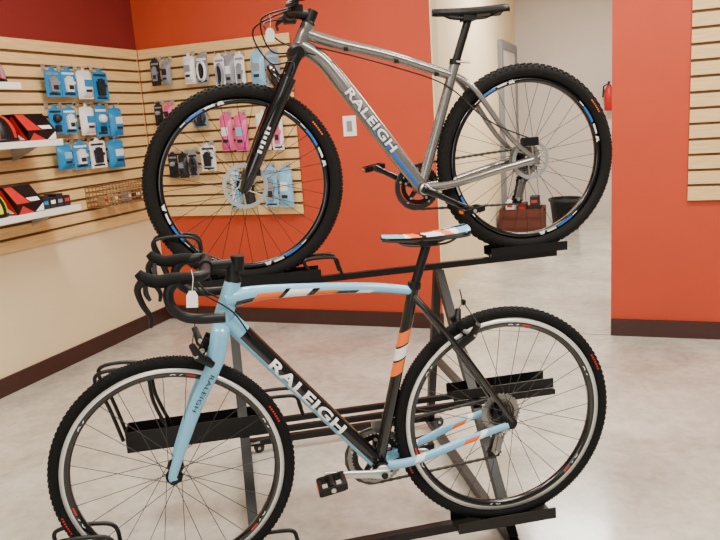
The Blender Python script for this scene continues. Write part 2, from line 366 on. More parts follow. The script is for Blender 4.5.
# wire basket
pa=FL.pix(108,195,-.2); pb=FL.pix(142,195,-.1); zt=FL.pix(125,184,-.2).z; zb=FL.pix(125,204,-.2).z
xa,xb=pa.x,min(pb.x,-.05); t=thing('wire_basket',FL.w(((xa+xb)/2,-.11,zb)),FL.a,'tan wire basket hung on the side slatwall next to the corner','basket')
w=xb-xa; d=.17; h=max(zt-zb,.1); m=MB()
for k in range(5):
    z=h*k/4; m.tube([(-w/2,-d/2,z),(w/2,-d/2,z),(w/2,d/2,z),(-w/2,d/2,z)],.0045,WIRE,n=5,closed=True,ref=(0,0,1))
nx=14
for i in range(nx+1):
    x=-w/2+w*i/nx; m.tube([(x,d/2,h),(x,d/2,0),(x,-d/2,0),(x,-d/2,h)],.0035,WIRE,n=4,ref=(1,0,0))
for i in range(1,6):
    y=-d/2+d*i/6; m.tube([(-w/2,y,h),(-w/2,y,0),(w/2,y,0),(w/2,y,h)],.0035,WIRE,n=4)
m.build('basket_frame',t)
for k in range(4):
    m=MB(); m.box((0,0,.03),(.05,.05,.06),[TAN,TAN,CARDG,BROWNB][k]); m.box((0,-.0262,.035),(.035,.001,.02),[RED,WHITE,WHITE,WHITE][k])
    o=m.build('accessory_box',None,FL.w((xa+w*(k+.5)/4,-.11+.02*(k%2),zb+.006)),(0,0,FL.a+.1*(k%3-1)))
    tag(o,['red-labelled tan','white-labelled tan','grey','brown'][k]+' small accessory box inside the wire basket','box','small boxes in the wire basket')
# store room contents
def fthing(name,loc,rz,label,cat): return thing(name,loc,uang+rz,label,cat)
cc=FB.inv(floor_at(512,238)); cc.x=max(cc.x,SW+.27); cc.z=0; c0=FB.w(cc)
t=fthing('storage_crate',c0,0,'dark reddish brown crate on the storeroom floor beyond the opening','crate')
m=MB()
for sx in(-1,1): m.box((sx*.22,0,.17),(.015,.34,.34),BROWNB); m.box((0,sx*.17,.17),(.45,.015,.34),BROWNB)
m.box((0,0,.01),(.44,.34,.02),BROWNB); m.build('crate_body',t)
m=MB(); m.box((0,-.181,.07),(.46,.006,.08),BROWNB);m.box((0,-.181,.18),(.46,.006,.08),BROWNB); m.box((0,-.181,.29),(.46,.006,.07),BROWNB); m.build('front_slat',t)
for k in range(3):
    hh_=(.40,.37,.44)[k]; m=MB(); m.box((0,0,.021+hh_/2),(.09,.16,hh_),[WHITE,BROWNB,DKB][k]); m.box((0,-.0815,hh_-.03),(.06,.002,.03),RED)
    o=m.build('small_carton',None,FB.w((cc.x-.13+.13*k,cc.y,0)),(0,0,uang)); tag(o,['white','brown','black'][k]+' upright carton standing in the dark crate','box')
t=fthing('waste_bin',floor_at(566,229),0,'black round bin on the storeroom floor seen through the rear wheel','bin')
m=MB(); m.lathe([(.001,.0),(.14,0),(.18,.34),(.19,.34),(.19,.36),(.17,.36),(.13,.02)],BLACK,24,axis='z'); m.build('bin_body',t)
m=MB(); m.lathe([(.194,.33),(.198,.345),(.194,.36)],DGREY,24,axis='z'); m.build('rim_band',t)
p=FB.pix(609,97,4.87); t=thing('fire_extinguisher',FB.w(p),FB.a,'small red fire extinguisher on the pale storeroom wall beside the red wall edge','fire extinguisher')
m=MB(); m.tube([(0,0,-.16,.03),(0,0,-.15,.055),(0,0,.08,.055),(0,0,.13,.025),(0,0,.15,.02)],mat=RED,n=16); m.build('cylinder_body',t)
m=MB(); m.box((0,-.02,.17),(.03,.1,.025),BLACK); m.tube([(0,.0,.16),(-.06,0,.13),(-.07,0,0)],.01,BLACK,n=6); m.build('valve_and_hose',t)
m=MB(); m.box((0,.075,0),(.05,.04,.2),BLACK); m.build('wall_bracket',t)

# ------------------------------------------------------------ bikes
yaw=math.radians(10)
RO=V((-.077,1.99,0)); OFF2=.718; OFF1=.36
def wheel(bike,hub,R,sec,rimw,rimr0,n,tmat,kind):
    m=MB()
    rb=.311; w=rimw/2
    if kind=='cx':
        prof=[(rb,-w),(rb-.012,-w),(rb-.014,-w-.0004),(rimr0,-w*.55),(rimr0,w*.55),(rb-.014,w+.0004),(rb-.012,w),(rb,w),(rb-.004,0)]
        m.lathe(prof,[ALU,BLACKP,BLACKP,BLACKP,BLACKP,BLACKP,ALU,BLACK,BLACK],96,closed=True)
        for k in range(6):
            a=k*PI/3+.35
            for s in(-1,1):
                yy=s*(w*.78+.0018); r0=rimr0+.007; r1=rb-.018
                for j in range(3): m.sector(r0,r1,a+j*.045,a+j*.045+.018,yy,WHITE,skew=.02*(1 if j%2 else -1),k=2)
                if k%2: m.sector(r0+.004,r1-.004,a-.14,a-.05,yy,RED,k=5)
    else:
        prof=[(rb+.004,-w),(rb-.012,-w),(rimr0,-w*.6),(rimr0,w*.6),(rb-.012,w),(rb+.004,w),(rb-.004,0)]
        m.lathe(prof,BLACKP,96,closed=True)
        for k in range(4):
            a=k*PI/2+.15
            for s in(-1,1):
                yy=s*(w+.0012); r0=rb-.012; r1=rb-.004
                m.sector(r0-.002,r1+.002,a,a+.035,yy,WHITE,skew=.02,k=2);m.sector(r0-.002,r1+.002,a+.05,a+.085,yy,WHITE,skew=-.02,k=2)
                m.sector(r0+.001,r1,a+.11,a+.24,yy,WHITE,skew=.01); m.sector(r0,r1,a+.27,a+.5,yy,RIMBLUE,skew=.01); m.sector(r0+.003,r1-.002,a+.52,a+.60,yy,WHITE,k=3)
    wo=m.build('wheel',bike,hub)
    m=MB(); rc=R-sec-.001; pr=[(rc+sec*math.cos(a)*.98,sec*math.sin(a)) for a in [2*PI*i/16 for i in range(16)]]
    m.lathe(pr,tmat,96,closed=True)
    N=120 if kind=='cx' else 84; ks=.0036 if kind=='cx' else .007; kh=.0022 if kind=='cx' else .0042
    for i in range(N):
        for r,row in enumerate((-.62,-.25,.25,.62) if kind=='cx' else (-.85,-.45,0,.45,.85)):
            a=2*PI*(i+.5*(r%2))/N; ph=row*1.05; er=V((math.cos(a),0,math.sin(a))); et=V((-math.sin(a),0,math.cos(a))); nn=(er*math.cos(ph)+V((0,1,0))*math.sin(ph)); bb=(-er*math.sin(ph)+V((0,1,0))*math.cos(ph))
            m.box(er*rc+nn*(sec+.0006),(ks*1.6,ks,kh),tmat,et,bb,nn,taper=.85)
    for a0 in ((.35,3.4) if kind=='cx' else (.5,)):
        for j in range(7):
            m.sector(rc-.001,rc+.004,a0+j*.026,a0+j*.026+.016,-sec-.0008,RED if kind=='cx' else ORANGE,k=1)
    m.build('tyre',wo)
    m=MB(); fr=.024 if kind=='cx' else .03; hw=.034
    m.lathe([(.006,-.05),(.009,-.048),(.012,-hw-.004),(fr,-hw),(fr,-hw+.004),(.014,-hw+.01),(.013,0),(.014,hw-.01),(fr,hw-.004),(fr,hw),(.012,hw+.004),(.009,.048),(.006,.05)],BLACK,24)
    m.tube([(0,-.055,0),(0,.055,0)],.007,SILVER,n=8,ref=(1,0,0)); m.build('hub',wo)
    meshes=[]
    for side in(-1,1):
        for ld in(-1,1):
            m=MB(); off=ld*1.15; m.tube([(fr*.9*math.cos(off),side*hw,fr*.9*math.sin(off)),(rimr0+.003,side*.003,0)],.0011,DGREY if kind=='cx' else BLACK,n=5)
            o=m.build('spoke',wo); meshes.append(o.data); bpy.data.objects.remove(o)
    for i in range(n):
        o=bpy.data.objects.new('spoke',meshes[i%4]); C.objects.link(o); o.parent=wo; o.rotation_euler=(0,-2*PI*i/n,0)
    return wo
def rotor(wo,y,r=.08):
    m=MB(); m.lathe([(r-.014,-.001),(r,-.001),(r,.001),(r-.014,.001)],SILVER,48,(0,y,0),closed=True,smooth=False)
    for k in range(6):
        a=k*PI/3; m.tube([(.02*math.cos(a),y,.02*math.sin(a)),((r-.01)*math.cos(a+.45),y,(r-.01)*math.sin(a+.45))],.003,SILVER,n=4)
    m.lathe([(.012,-.002),(.024,-.002),(.024,.002),(.012,.002)],SILVER,24,(0,y,0),closed=True); m.build('brake_rotor',wo)
def cassette(wo,y0=.020,big=.062):
    m=MB()
    for k in range(8):
        r=big-.0048*k; y=y0+.0040*k; N=int(r*480); vs=[]; q=4*N
        for yy in(y-.0009,y+.0009):
            for i in range(q):
                a=2*PI*i/q; rr=r+(.0022 if i%4 in(1,2) else -.0022); vs.append((rr*math.cos(a),yy,rr*math.sin(a)))
            for i in range(q):
                a=2*PI*i/q; vs.append((r*.72*math.cos(a),yy,r*.72*math.sin(a)))
        fs=[]
        for i in range(q):
            j=(i+1)%q; fs+=[(i,j,q+j,q+i),(2*q+i,3*q+i,3*q+j,2*q+j),(i,2*q+i,2*q+j,j),(q+i,q+j,3*q+j,3*q+i)]
        m.add(vs,fs,COG if k%2==0 else STEEL)
    m.tube([(0,y0,0),(0,y0+.034,0)],.026,BLACK,n=20,ref=(1,0,0))
    m.build('cassette',wo)
def chainring(m,c,r,y,mat):
    N=40; vs=[]
    for yy in(y-.0014,y+.0014):
        for i in range(N*2):
            a=PI*i/N; rr=r+(.002 if i%2 else -.0015); vs.append((c.x+rr*math.cos(a),yy,c.z+rr*math.sin(a)))
        for i in range(N*2):
            a=PI*i/N; vs.append((c.x+(r-.018)*math.cos(a),yy,c.z+(r-.018)*math.sin(a)))
    q=2*N; fs=[]
    for i in range(q):
        j=(i+1)%q; fs+=[(i,j,q+j,q+i),(2*q+i,3*q+i,3*q+j,2*q+j),(i,2*q+i,2*q+j,j)]
    m.add(vs,fs,mat)
    for k in range(5):
        a=2*PI*k/5+.3; m.tube([(c.x,y,c.z,.012),(c.x+(r-.014)*math.cos(a),y,c.z+(r-.014)*math.sin(a),.006)],mat=BLACK,n=6); m.disc((c.x+(r-.016)*math.cos(a),y-.004,c.z+(r-.016)*math.sin(a)),.005,.004,SILVER,10)
def crank(bike,bb,dirv,L,amat,ringr,pedmat):
    d=V(dirv); d.y=0; d.normalize()
    m=MB(); m.tube([(bb.x,-.055,bb.z),(bb.x,.055,bb.z)],.021,BLACK,n=20,ref=(1,0,0)); m.lathe([(.001,-.006),(.02,-.006),(.022,0),(.02,.004)],SILVER,20,(bb.x,-.058,bb.z)); m.build('bottom_bracket',bike)
    for r in ringr:
        m=MB(); chainring(m,bb,r[0],r[1],r[2]); m.build('chainring',bike)
    for s,dd in((-1,d),(1,-d)):
        e=bb+dd*L
        m=MB(); m.tube([(bb.x-dd.x*.015,s*.068,bb.z-dd.z*.015,.015),(bb.x,s*.07,bb.z,.018),(bb.x+dd.x*.04,s*.074,bb.z+dd.z*.04,.013),(e.x-dd.x*.03,s*.08,e.z-dd.z*.03,.011),(e.x,s*.081,e.z,.014),(e.x+dd.x*.012,s*.081,e.z+dd.z*.012,.01)],mat=amat,n=10,sb=.65)
        m.lathe([(.001,-.003),(.010,-.003),(.010,.003),(.001,.003)],BLACK,16,(bb.x,s*.083,bb.z)); m.build('crank_arm',bike)
        m=MB(); y0=s*.09; yc=s*.135
        m.tube([(e.x,y0,e.z),(e.x,s*.175,e.z)],.007,SILVER,n=8,ref=(1,0,0))
        for sx in(-1,1): m.box((e.x+sx*.034,yc,e.z+sx*.006),(.012,.075,.018),pedmat); m.box((e.x+sx*.0405,yc,e.z+sx*.006),(.002,.045,.010),ORANGE)
        for sy in(-1,1): m.box((e.x,yc+sy*.034,e.z),(.07,.01,.02),pedmat,X=V((1,0,.16)).normalized())
        m.tube([(e.x,yc-.03,e.z),(e.x,yc+.03,e.z)],.013,pedmat,n=10,ref=(1,0,0)); m.build('pedal',bike)
def chain(bike,bb,rr,hub,rc,y,pu,pl):
    pts=[]
    for i in range(17):
        a=-PI/2-.1-(PI-.1)*i/16; pts.append((bb.x+rr*math.cos(a),y,bb.z+rr*math.sin(a)))
    for i in range(11):
        a=PI/2-.1-(PI*.75)*i/10; pts.append((hub.x+rc*math.cos(a),y,hub.z+rc*math.sin(a)))
    pts+=[(pu.x-.008,y,pu.z+.018),(pu.x-.02,y,pu.z),(pu.x-.012,y,pu.z-.014),(pl.x+.018,y,pl.z+.008),(pl.x+.014,y,pl.z-.014),(pl.x-.004,y,pl.z-.02)]
    P=[]
    for i in range(len(pts)):
        a=V(pts[i]); b=V(pts[(i+1)%len(pts)]); k=max(1,int((b-a).length/.0127))
        for j in range(k): P.append(tuple(a.lerp(b,j/k))+(.0062 if len(P)%2 else .0042,))
    m=MB(); m.tube(P,mat=STEEL,n=6,closed=True,sb=.7); m.build('chain',bike)
def derailleur(bike,hub,pu,pl,y):
    m=MB(); m.tube([(hub.x+.006,y,hub.z-.012,.010),(hub.x+.034,y+.012,hub.z-.045,.018),(pu.x+.024,y+.014,pu.z+.01,.020),(pu.x,y+.01,pu.z,.016)],mat=BLACK,n=8)
    m.tube([(hub.x+.034,y-.012,hub.z-.045,.010),(pu.x+.01,y-.012,pu.z+.004,.012)],mat=SILVER,n=8)
    for s in(-1,1): m.tube([(pu.x,y+s*.011,pu.z,.017),(pl.x,y+s*.011,pl.z,.015)],mat=DGREY if s>0 else COG,n=8,sb=.12)
    for q in(pu,pl):
        vs=[];N=11
        for yy in(y-.003,y+.003):
            for i in range(2*N): a=PI*i/N; r=.026 if i%2 else .021; vs.append((q.x+r*math.cos(a),yy,q.z+r*math.sin(a)))
        n2=2*N; m.add(vs,[tuple(range(n2))[::-1],tuple(range(n2,2*n2))]+[(i,(i+1)%n2,n2+(i+1)%n2,n2+i) for i in range(n2)],BLACK)
        m.disc((q.x,y-.014,q.z),.007,.006,SILVER,12)
    m.build('rear_derailleur',bike)
def saddle(bike,nose,rear,matf,sidec,rise,wr=.07,hh=.03):
    m=MB(); K=40;NN=16; vs=[];fs=[];ms=[]
    Lx=rear.x-nose.x
    for i in range(K+1):
        t=i/K; x=nose.x+Lx*t; z=nose.z+(rear.z-nose.z)*t-rise*math.sin(PI*t)
        w=.018+.010*t+ (wr-.028)*max(0,(t-.35)/.65)**1.5
        if t>.9: w*=math.sqrt(max(.0,1-((t-.9)/.1)**2*.55))
        if t<.06: w*=.5+.5*(t/.06)
        h=hh*(.75+.25*t)
        for j in range(NN+1):
            a=PI*j/NN
            vs.append((x,w*math.cos(a),z-h*(1-abs(math.sin(a))**.55)))
        vs.append((x,-w*.6,z-h*.75)); vs.append((x,w*.6,z-h*.75))
    q=NN+3
    for i in range(K):
        for j in range(q):
            j2=(j+1)%q; fs.append((i*q+j,i*q+j2,(i+1)*q+j2,(i+1)*q+j))
            ms.append(sidec if (j<1 or j>=NN-1) else matf((i+.5)/K,(j+.5)/NN))
    fs+= [tuple(range(q)),tuple(range(K*q,K*q+q))[::-1]]; ms+=[sidec,sidec]
    m.add(vs,fs,ms,True); so=m.build('saddle',bike)
    zc=(nose.z+rear.z)/2
    for s in(-1,1):
        m=MB(); m.tube(spline([(nose.x+Lx*.12,s*.008,zc-hh*.6),(nose.x+Lx*.3,s*.018,zc-.040),(nose.x+Lx*.72,s*.022,zc-.042),(nose.x+Lx*.88,s*.035,zc-hh*.7)]),.0035,DGREY,n=6); m.build('saddle_rail',so)
def cables(bike,lst,r=.0028):
    for pts in lst:
        m=MB(); m.tube(spline([tuple(p) for p in pts],7),r,BLACK,n=6); m.build('cable',bike)
# ================= cyclocross bike
F0=Frame(RO,yaw); L=F0.pix
fh=L(175,471); rh=L(503,415)
bb=L(379,463); RCX=.343
bike=thing('cyclocross_bicycle',F0.o,yaw,'light blue and black drop bar bicycle on the low front tier of the rack','bicycle')
wheel(bike,fh,RCX,.0165,.022,.283,28,RUB,'cx')
w2=wheel(bike,rh,RCX+.002,.0165,.022,.283,28,RUB,'cx'); cassette(w2)
ht=L(233,281); hb=L(223,318); sc=L(414,291)
m=MB()
m.tube(lerp((ht.x,0,ht.z,.022),(hb.x,0,hb.z,.027),4),mat=BLUE,n=20)
def mt_top(u,n,b):
    if b<0 and -.8<n<.5:
        if .10<u<.22: return BLACKP if n<-.1 else BLUE
        if .22<u<.34: return ORANGE if n<.2 else BLUE
        if .34<u<.36: return BLACKP
        if .36<u<.46: return WHITE if n<.3 else BLUE
        if .46<u<.49: return BLACKP if n<.3 else BLUE
        if .49<u<.58: return ORANGE if n<0 else BLUE
        if .58<u<.68: return BLACKP if n<-.1 else BLUE
        if .68<u<.75: return WHITE if n<-.2 else BLUE
    if n<-.7 and u>.1: return BLACKP
    return BLUE
m.tube(spline([tuple(L(226,300))+(.027,),tuple(L(262,293))+(.021,),tuple(L(320,289))+(.017,),tuple(L(375,288))+(.0145,),tuple(L(413,291))+(.014,)],24),mat=None,n=32,matf=mt_top,shear=.018)
dts=L(229,320)
def mt_down(t,n,b): return BLUE if (n<-.42 or t<.08) else BLACKP
m.tube(lerp((dts.x,0,dts.z,.0265),(bb.x,0,bb.z,.0235),60),mat=None,n=28,matf=mt_down)
ta=L(272,359); tb=L(343,427)
ax=(bb-dts).normalized(); Nn=ax.cross(V((0,1,0)))
ta=dts+ax*(ta-dts).dot(ax); tb=dts+ax*(tb-dts).dot(ax)
m.text('RALEIGH',ta,tb,.034,lambda u:.0256,WHITE,bold=.03)
def mt_seat(u,n,b):
    if .23<u<.31: return ORANGE
    if .325<u<.39: return WHITE
    if .405<u<.48: return ORANGE
    return BLACKP
m.tube(lerp((sc.x,0,sc.z+.012,.0165),(bb.x,0,bb.z,.018),90),mat=None,n=24,matf=mt_seat,shear=-.013)
m.tube([(bb.x,-.036,bb.z),(bb.x,.036,bb.z)],.026,BLACKP,n=20,ref=(1,0,0))
def mt_cs(u,n,b):
    if .34<u<.40: return WHITE if n>-.2 else BLUE
    if .66<u<.76 and n<.4: return ORANGE
    if .76<u<.80: return WHITE
    return BLUE
for s in(-1,1):
    m.tube(spline([(sc.x-.004,s*.012,sc.z-.012,.010),(sc.x+.05,s*.04,sc.z-.085,.010),(sc.x+.14,s*.055,sc.z-.215,.009),(rh.x+.004,s*.066,rh.z+.008,.008)],10),mat=BLACKP,n=12)
    m.tube(spline([(bb.x+.01,s*.022,bb.z,.014),(bb.x+.1,s*.042,bb.z+.012,.012),(bb.x+.25,s*.058,bb.z+(rh.z-bb.z)*.6,.011),(rh.x-.01,s*.066,rh.z-.004,.009)],24),mat=None,n=18,matf=mt_cs,sn=1.1,shear=.012)
    m.disc((rh.x,s*.066,rh.z),.018,.006,BLACK)
m.tube([(sc.x+.055,-.04,sc.z-.09),(sc.x+.055,.04,sc.z-.09)],.008,BLACKP,n=8)
m.build('frame',bike)
m=MB()
m.tube([(hb.x,0,hb.z,.028),(hb.x-.006,0,hb.z-.03,.026)],mat=BLUE,n=16)
cr=hb+V((-.006,0,-.022))
for s in(-1,1):
    m.tube(spline([(cr.x+.002,s*.008,cr.z+.006,.022),(cr.x-.008,s*.036,cr.z-.02,.023),(cr.x-.028,s*.046,cr.z-.09,.021),((cr.x+fh.x)/2-.004,s*.05,(cr.z+fh.z)/2,.017),(fh.x+.006,s*.053,fh.z+.03,.012),(fh.x,s*.054,fh.z,.011)],8),mat=BLUE,n=16,sn=1.1,sb=.7)
    m.disc((fh.x,s*.054,fh.z),.015,.006,BLACK)
    if s<0:
        a=V((cr.x-.036,-.046,cr.z-.12)); b_=V(((cr.x+fh.x)/2-.010,-.048,(cr.z+fh.z)/2-.01))
        m.text('RALEIGH',a,b_,.012,lambda u:.016,BLACKP,bold=.005,lift=.002)
m.build('fork',bike)
m=MB(); m.tube([(ht.x,0,ht.z,.023),(ht.x+.001,0,ht.z+.006,.023),(ht.x+.002,0,ht.z+.014,.018),(ht.x+.005,0,ht.z+.05,.0175)],mat=BLACK,n=16); m.build('headset',bike)
st=L(237,263); cl=L(206,266)
m=MB(); m.tube([(st.x-.002,0,st.z-.02),(st.x+.003,0,st.z+.02)],.019,BLACK,n=16); m.tube([(st.x,0,st.z,.015),(cl.x+.01,0,cl.z,.013),(cl.x,0,cl.z,.018)],mat=BLACK,n=14)
m.tube([(cl.x,-.022,cl.z),(cl.x,.022,cl.z)],.0195,BLACK,n=16,ref=(1,0,0)); m.build('stem',bike)
m=MB()
half=[(0,.0,.0),(0,.05,0),(0,.115,.001),(-.012,.135,.001),(-.04,.142,.0),(-.074,.144,-.008),(-.094,.147,-.032),(-.090,.150,-.068),(-.062,.154,-.096),(-.018,.157,-.106),(.04,.16,-.108)]
full=[(cl.x+p[0],-p[1],cl.z+p[2]) for p in half[::-1]]+[(cl.x+p[0],p[1],cl.z+p[2]) for p in half[1:]]
sp=spline(full,6); sp=[p+(.0135,) for p in sp]
m.tube(sp,mat=BLACK,n=14); m.build('handlebar',bike)
for s in(-1,1):
    hx=cl.x-.072; hz=cl.z-.001; y=s*.144
    m=MB(); m.tube(spline([(hx+.04,y,hz,.0145),(hx,y,hz+.002,.0175),(hx-.045,y,hz+.0,.0175),(hx-.075,y,hz+.012,.016),(hx-.09,y,hz+.028,.011)],5),mat=RUB,n=12,sb=.9); m.build('brake_hood',bike)
    m=MB(); m.tube(spline([(hx-.080,y,hz+.006,.011),(hx-.096,y,hz-.016,.009),(hx-.088,y,hz-.055,.008),(hx-.072,y,hz-.09,.007),(hx-.076,y,hz-.116,.005)],5),mat=BLACK,n=8,sb=1.3)
    m.tube(spline([(hx-.076,y-.012*s,hz-.0,.006),(hx-.078,y-.014*s,hz-.03,.007),(hx-.070,y-.014*s,hz-.05,.005)],4),mat=DGREY,n=6); m.build('brake_lever',bike)
sp0=L(427,243)
m=MB(); m.tube([(sc.x,0,sc.z+.008),(sp0.x,0,sp0.z)],.0136,BLACK,n=16); m.box((sp0.x,0,sp0.z+.004),(.05,.05,.018),BLACK); m.build('seatpost',bike)
m=MB(); m.tube([(sc.x,0,sc.z+.008),(sc.x+.003,0,sc.z+.026)],.0195,BLACK,n=16); m.build('seat_clamp',bike)
def sadm(t,v):
    e=abs(v-.5)
    if e>.38: return BLACKP
    if .24<t-.25*e<.36 or .60<t-.3*e<.70: return ORANGE
    if .36<t-.25*e<.42: return BLACKP
    if e<.06 and t>.2: return BLACKP
    if t>.84: return BLUE
    return BLUE if t<.24 else WHITE
saddle(bike,L(381,235),L(466,224),sadm,BLACKP,.009,wr=.064,hh=.026)
crank(bike,bb,L(329,484,-.135)-bb,.165,SILVER,[(.092,.05,COG),(.074,.044,BLACK)],BLACK)
pu=rh+V((.004,0,-.080)); pl=rh+V((-.014,0,-.140))
chain(bike,bb,.092,rh,.040,.05,pu,pl); derailleur(bike,rh,pu,pl,.05)
m=MB(); q=bb+V((.028,0,.105)); m.box((q.x,.047,q.z),(.07,.012,.025),COG); m.tube([(q.x+.02,.03,q.z+.03),(q.x-.005,.02,q.z+.03)],.01,BLACK,n=8); m.build('front_derailleur',bike)
for c,ax_ in((V((cr.x-.038,0,cr.z-.055)),-1),(V((sc.x+.118,0,sc.z-.130)),1)):
    m=MB()
    for s in(-1,1):
        m.tube([(c.x-ax_*.004,s*.052,c.z-.035,.013),(c.x+ax_*.030,s*.068,c.z-.005,.013),(c.x+ax_*.042,s*.090,c.z+.035,.009)],mat=BLACK,n=8)
        m.box((c.x+ax_*.018,s*.026,c.z),(.07,.014,.016),RUB,X=V((.5,0,.86*ax_*-1)).normalized(),Z=V((.86*ax_,0,.5)).normalized())
        m.tube([(c.x+ax_*.016,s*.02,c.z),(c.x+ax_*.036,s*.084,c.z+.002)],.007,SILVER,n=8)
        m.tube([(c.x+ax_*.042,s*.090,c.z+.035),(c.x+ax_*.03,0,c.z+.080)],.0018,BLACK,n=5)
    m.box((c.x+ax_*.03,0,c.z+.080),(.010,.016,.014),BLACK)
    m.tube([(c.x+ax_*.03,0,c.z+.07),(c.x+ax_*.02,0,c.z+.12)],.002,BLACK,n=5); m.build('cantilever_brake',bike)
cables(bike,[[(cl.x-.01,s*.10,cl.z-.012),(cl.x-.03,s*.06,cl.z-.03),(cl.x-.015,s*.03,cl.z-.07),(hb.x+.03,s*.03,hb.z+.02),(dts.x+.06,s*.028,dts.z-.06)] for s in(-1,1)]+[[(cl.x-.01,.05,cl.z-.01),(cl.x-.04,.02,cl.z-.045),(cr.x-.06,0,cr.z+.08),(cr.x-.058,0,cr.z+.06)]],.0024)
def hangtag(fr,px,py,off,w,h,label):
    p=fr.pix(px,py,off); m=MB(); m.prism([(-w/2,-h),(w/2,-h),(w/2,-.012),(w/4,0),(-w/4,0),(-w/2,-.012)],-.0006,.0006,WHITE)
    m.tube([(0,0,-.004),(.004,.01,.03),(0,.02,.05)],.0007,WHITE,n=4); o=m.build('price_tag',None,fr.w(p),(0,.1,fr.a+.1)); tag(o,label,'tag')
hangtag(F0,192,291,-.185,.028,.042,'small white price tag hanging from the drop handlebar')
# ================= mountain bike
F2=Frame(F0.w((0,OFF2,0)),yaw); L=F2.pix
fh2=L(245,185); rh2=L(526,159)
bb2=L(421,188); RM=.364
mb=thing('mountain_bicycle',F2.o,yaw,'silver grey mountain bicycle with suspension fork on the raised back tier','bicycle')
w1=wheel(mb,fh2,RM,.026,.024,.292,32,RUBM,'mtb'); rotor(w1,-.044,.082); w2=wheel(mb,rh2,RM,.026,.024,.292,32,RUBM,'mtb'); rotor(w2,-.044,.075); cassette(w2,.012,.066)
ht=L(308,24); hb=L(299,47); sc=L(455,68)
m=MB(); m.tube([(ht.x,0,ht.z,.024),(hb.x,0,hb.z,.026)],mat=GUN,n=20)
m.tube(spline([tuple(L(304,33))+(.022,),tuple(L(335,43))+(.021,),tuple(L(390,56))+(.019,),tuple(L(452,76))+(.018,)],10),mat=GUN,n=20)
D=[L(301,46),L(322,60),L(345,88),L(421,186)]
def mtd(t,n,b):
    if t>.62 and b<.2:
        if -.62<n<-.25: return RIMBLUE
        if -.25<n<-.12: return BLACKP
    return GUN
m.tube(spline([tuple(D[0])+(.027,),tuple(D[1])+(.028,),tuple(D[2])+(.030,),tuple(D[2].lerp(D[3],.5))+(.030,),tuple(D[3])+(.028,)],12),mat=None,matf=mtd,n=28)
ax=(D[3]-D[2]); ta=D[2]+ax*.02; tb=D[2]+ax*.62
m.text('RALEIGH',ta-ax*.004,tb+ax*.004,.043,lambda u:.0303,BLACKP,bold=.07,lift=.0004); m.text('RALEIGH',ta,tb,.036,lambda u:.0303,WHITE,bold=.03,lift=.0012)
m.tube([(sc.x,0,sc.z+.014,.019),(bb2.x,0,bb2.z,.019)],mat=GUN,n=18); m.tube([(bb2.x,-.037,bb2.z),(bb2.x,.037,bb2.z)],.027,GUN,n=20,ref=(1,0,0))
for s in(-1,1):
    m.tube(spline([(sc.x,s*.016,sc.z-.03,.011),(sc.x+.06,s*.045,sc.z-.085,.011),(sc.x+.18,s*.062,sc.z-.26,.010),(rh2.x,s*.07,rh2.z+.006,.010)],8),mat=GUN,n=12)
    m.tube(spline([(bb2.x,s*.024,bb2.z,.015),(bb2.x+.12,s*.048,bb2.z+.01,.013),(bb2.x+.3,s*.064,bb2.z+(rh2.z-bb2.z)*.65,.012),(rh2.x,s*.07,rh2.z,.012)],8),mat=GUN,n=12,sn=1.2)
    m.disc((rh2.x,s*.07,rh2.z),.02,.007,GUN)
m.build('frame',mb)
dr=(hb-ht).normalized(); cw=hb+dr*.03; ft=fh2
m=MB(); m.tube([tuple(hb)+(.028,),tuple(hb+dr*.02)+(.028,)],mat=BLACK,n=16); m.tube([(cw.x,-.088,cw.z,.022),(cw.x,-.05,cw.z+.006,.031),(cw.x,.05,cw.z+.006,.031),(cw.x,.088,cw.z,.022)],mat=BLACK,n=14,ref=(1,0,0))
fo=m.build('fork',mb)
for s in(-1,1):
    a=V((cw.x,s*.070,cw.z)); b_=V((ft.x,s*.070,ft.z)); mid=a.lerp(b_,.18)
    m=MB(); m.tube([tuple(a),tuple(mid)],.019,BLACKP,n=16); m.build('stanchion',fo)
    m=MB(); m.tube([tuple(mid)+(.031,),tuple(a.lerp(b_,.23))+(.0295,),tuple(a.lerp(b_,.6))+(.029,),tuple(a.lerp(b_,.88))+(.025,),tuple(b_)+(.020,),tuple(b_+ (b_-a).normalized()*.025)+(.013,)],mat=BLACKP,n=18)
    if s<0:
        q0=a.lerp(b_,.55); q1=a.lerp(b_,.76)
        for k in range(6):
            e0=q0.lerp(q1,k/6); e1=q0.lerp(q1,k/6+.09); dd=(e1-e0).normalized(); nn=dd.cross(V((0,1,0)))
            m.box((e0+e1)/2+V((0,-.0288,0)),((e1-e0).length,.0025,.016 if k%2 else .011),WHITE,X=dd,Z=nn)
    m.build('fork_leg',fo)
m=MB(); m1=V((cw.x,0,cw.z)).lerp(V((ft.x,0,ft.z)),.26); m.tube(spline([(m1.x,-.070,m1.z,.017),(m1.x-.03,-.058,m1.z+.05,.017),(m1.x-.035,0,m1.z+.075,.017),(m1.x-.03,.058,m1.z+.05,.017),(m1.x,.070,m1.z,.017)],6),mat=BLACKP,n=10,ref=(1,0,0)); m.build('fork_brace',fo)
m=MB(); m.box((fh2.x+.04,-.062,fh2.z+.065),(.035,.035,.06),BLACK); m.build('brake_caliper',mb)
m=MB(); m.box((rh2.x-.01,-.062,rh2.z+.07),(.06,.03,.032),BLACK); m.build('brake_caliper',mb)
m=MB(); m.tube([tuple(ht)+(.025,),tuple(ht-dr*.008)+(.025,),tuple(ht-dr*.012)+(.018,),tuple(ht-dr*.035)+(.018,)],mat=BLACK,n=16); m.build('headset',mb)
stm=ht-dr*.03; cl=stm+V((-.075,0,.012))
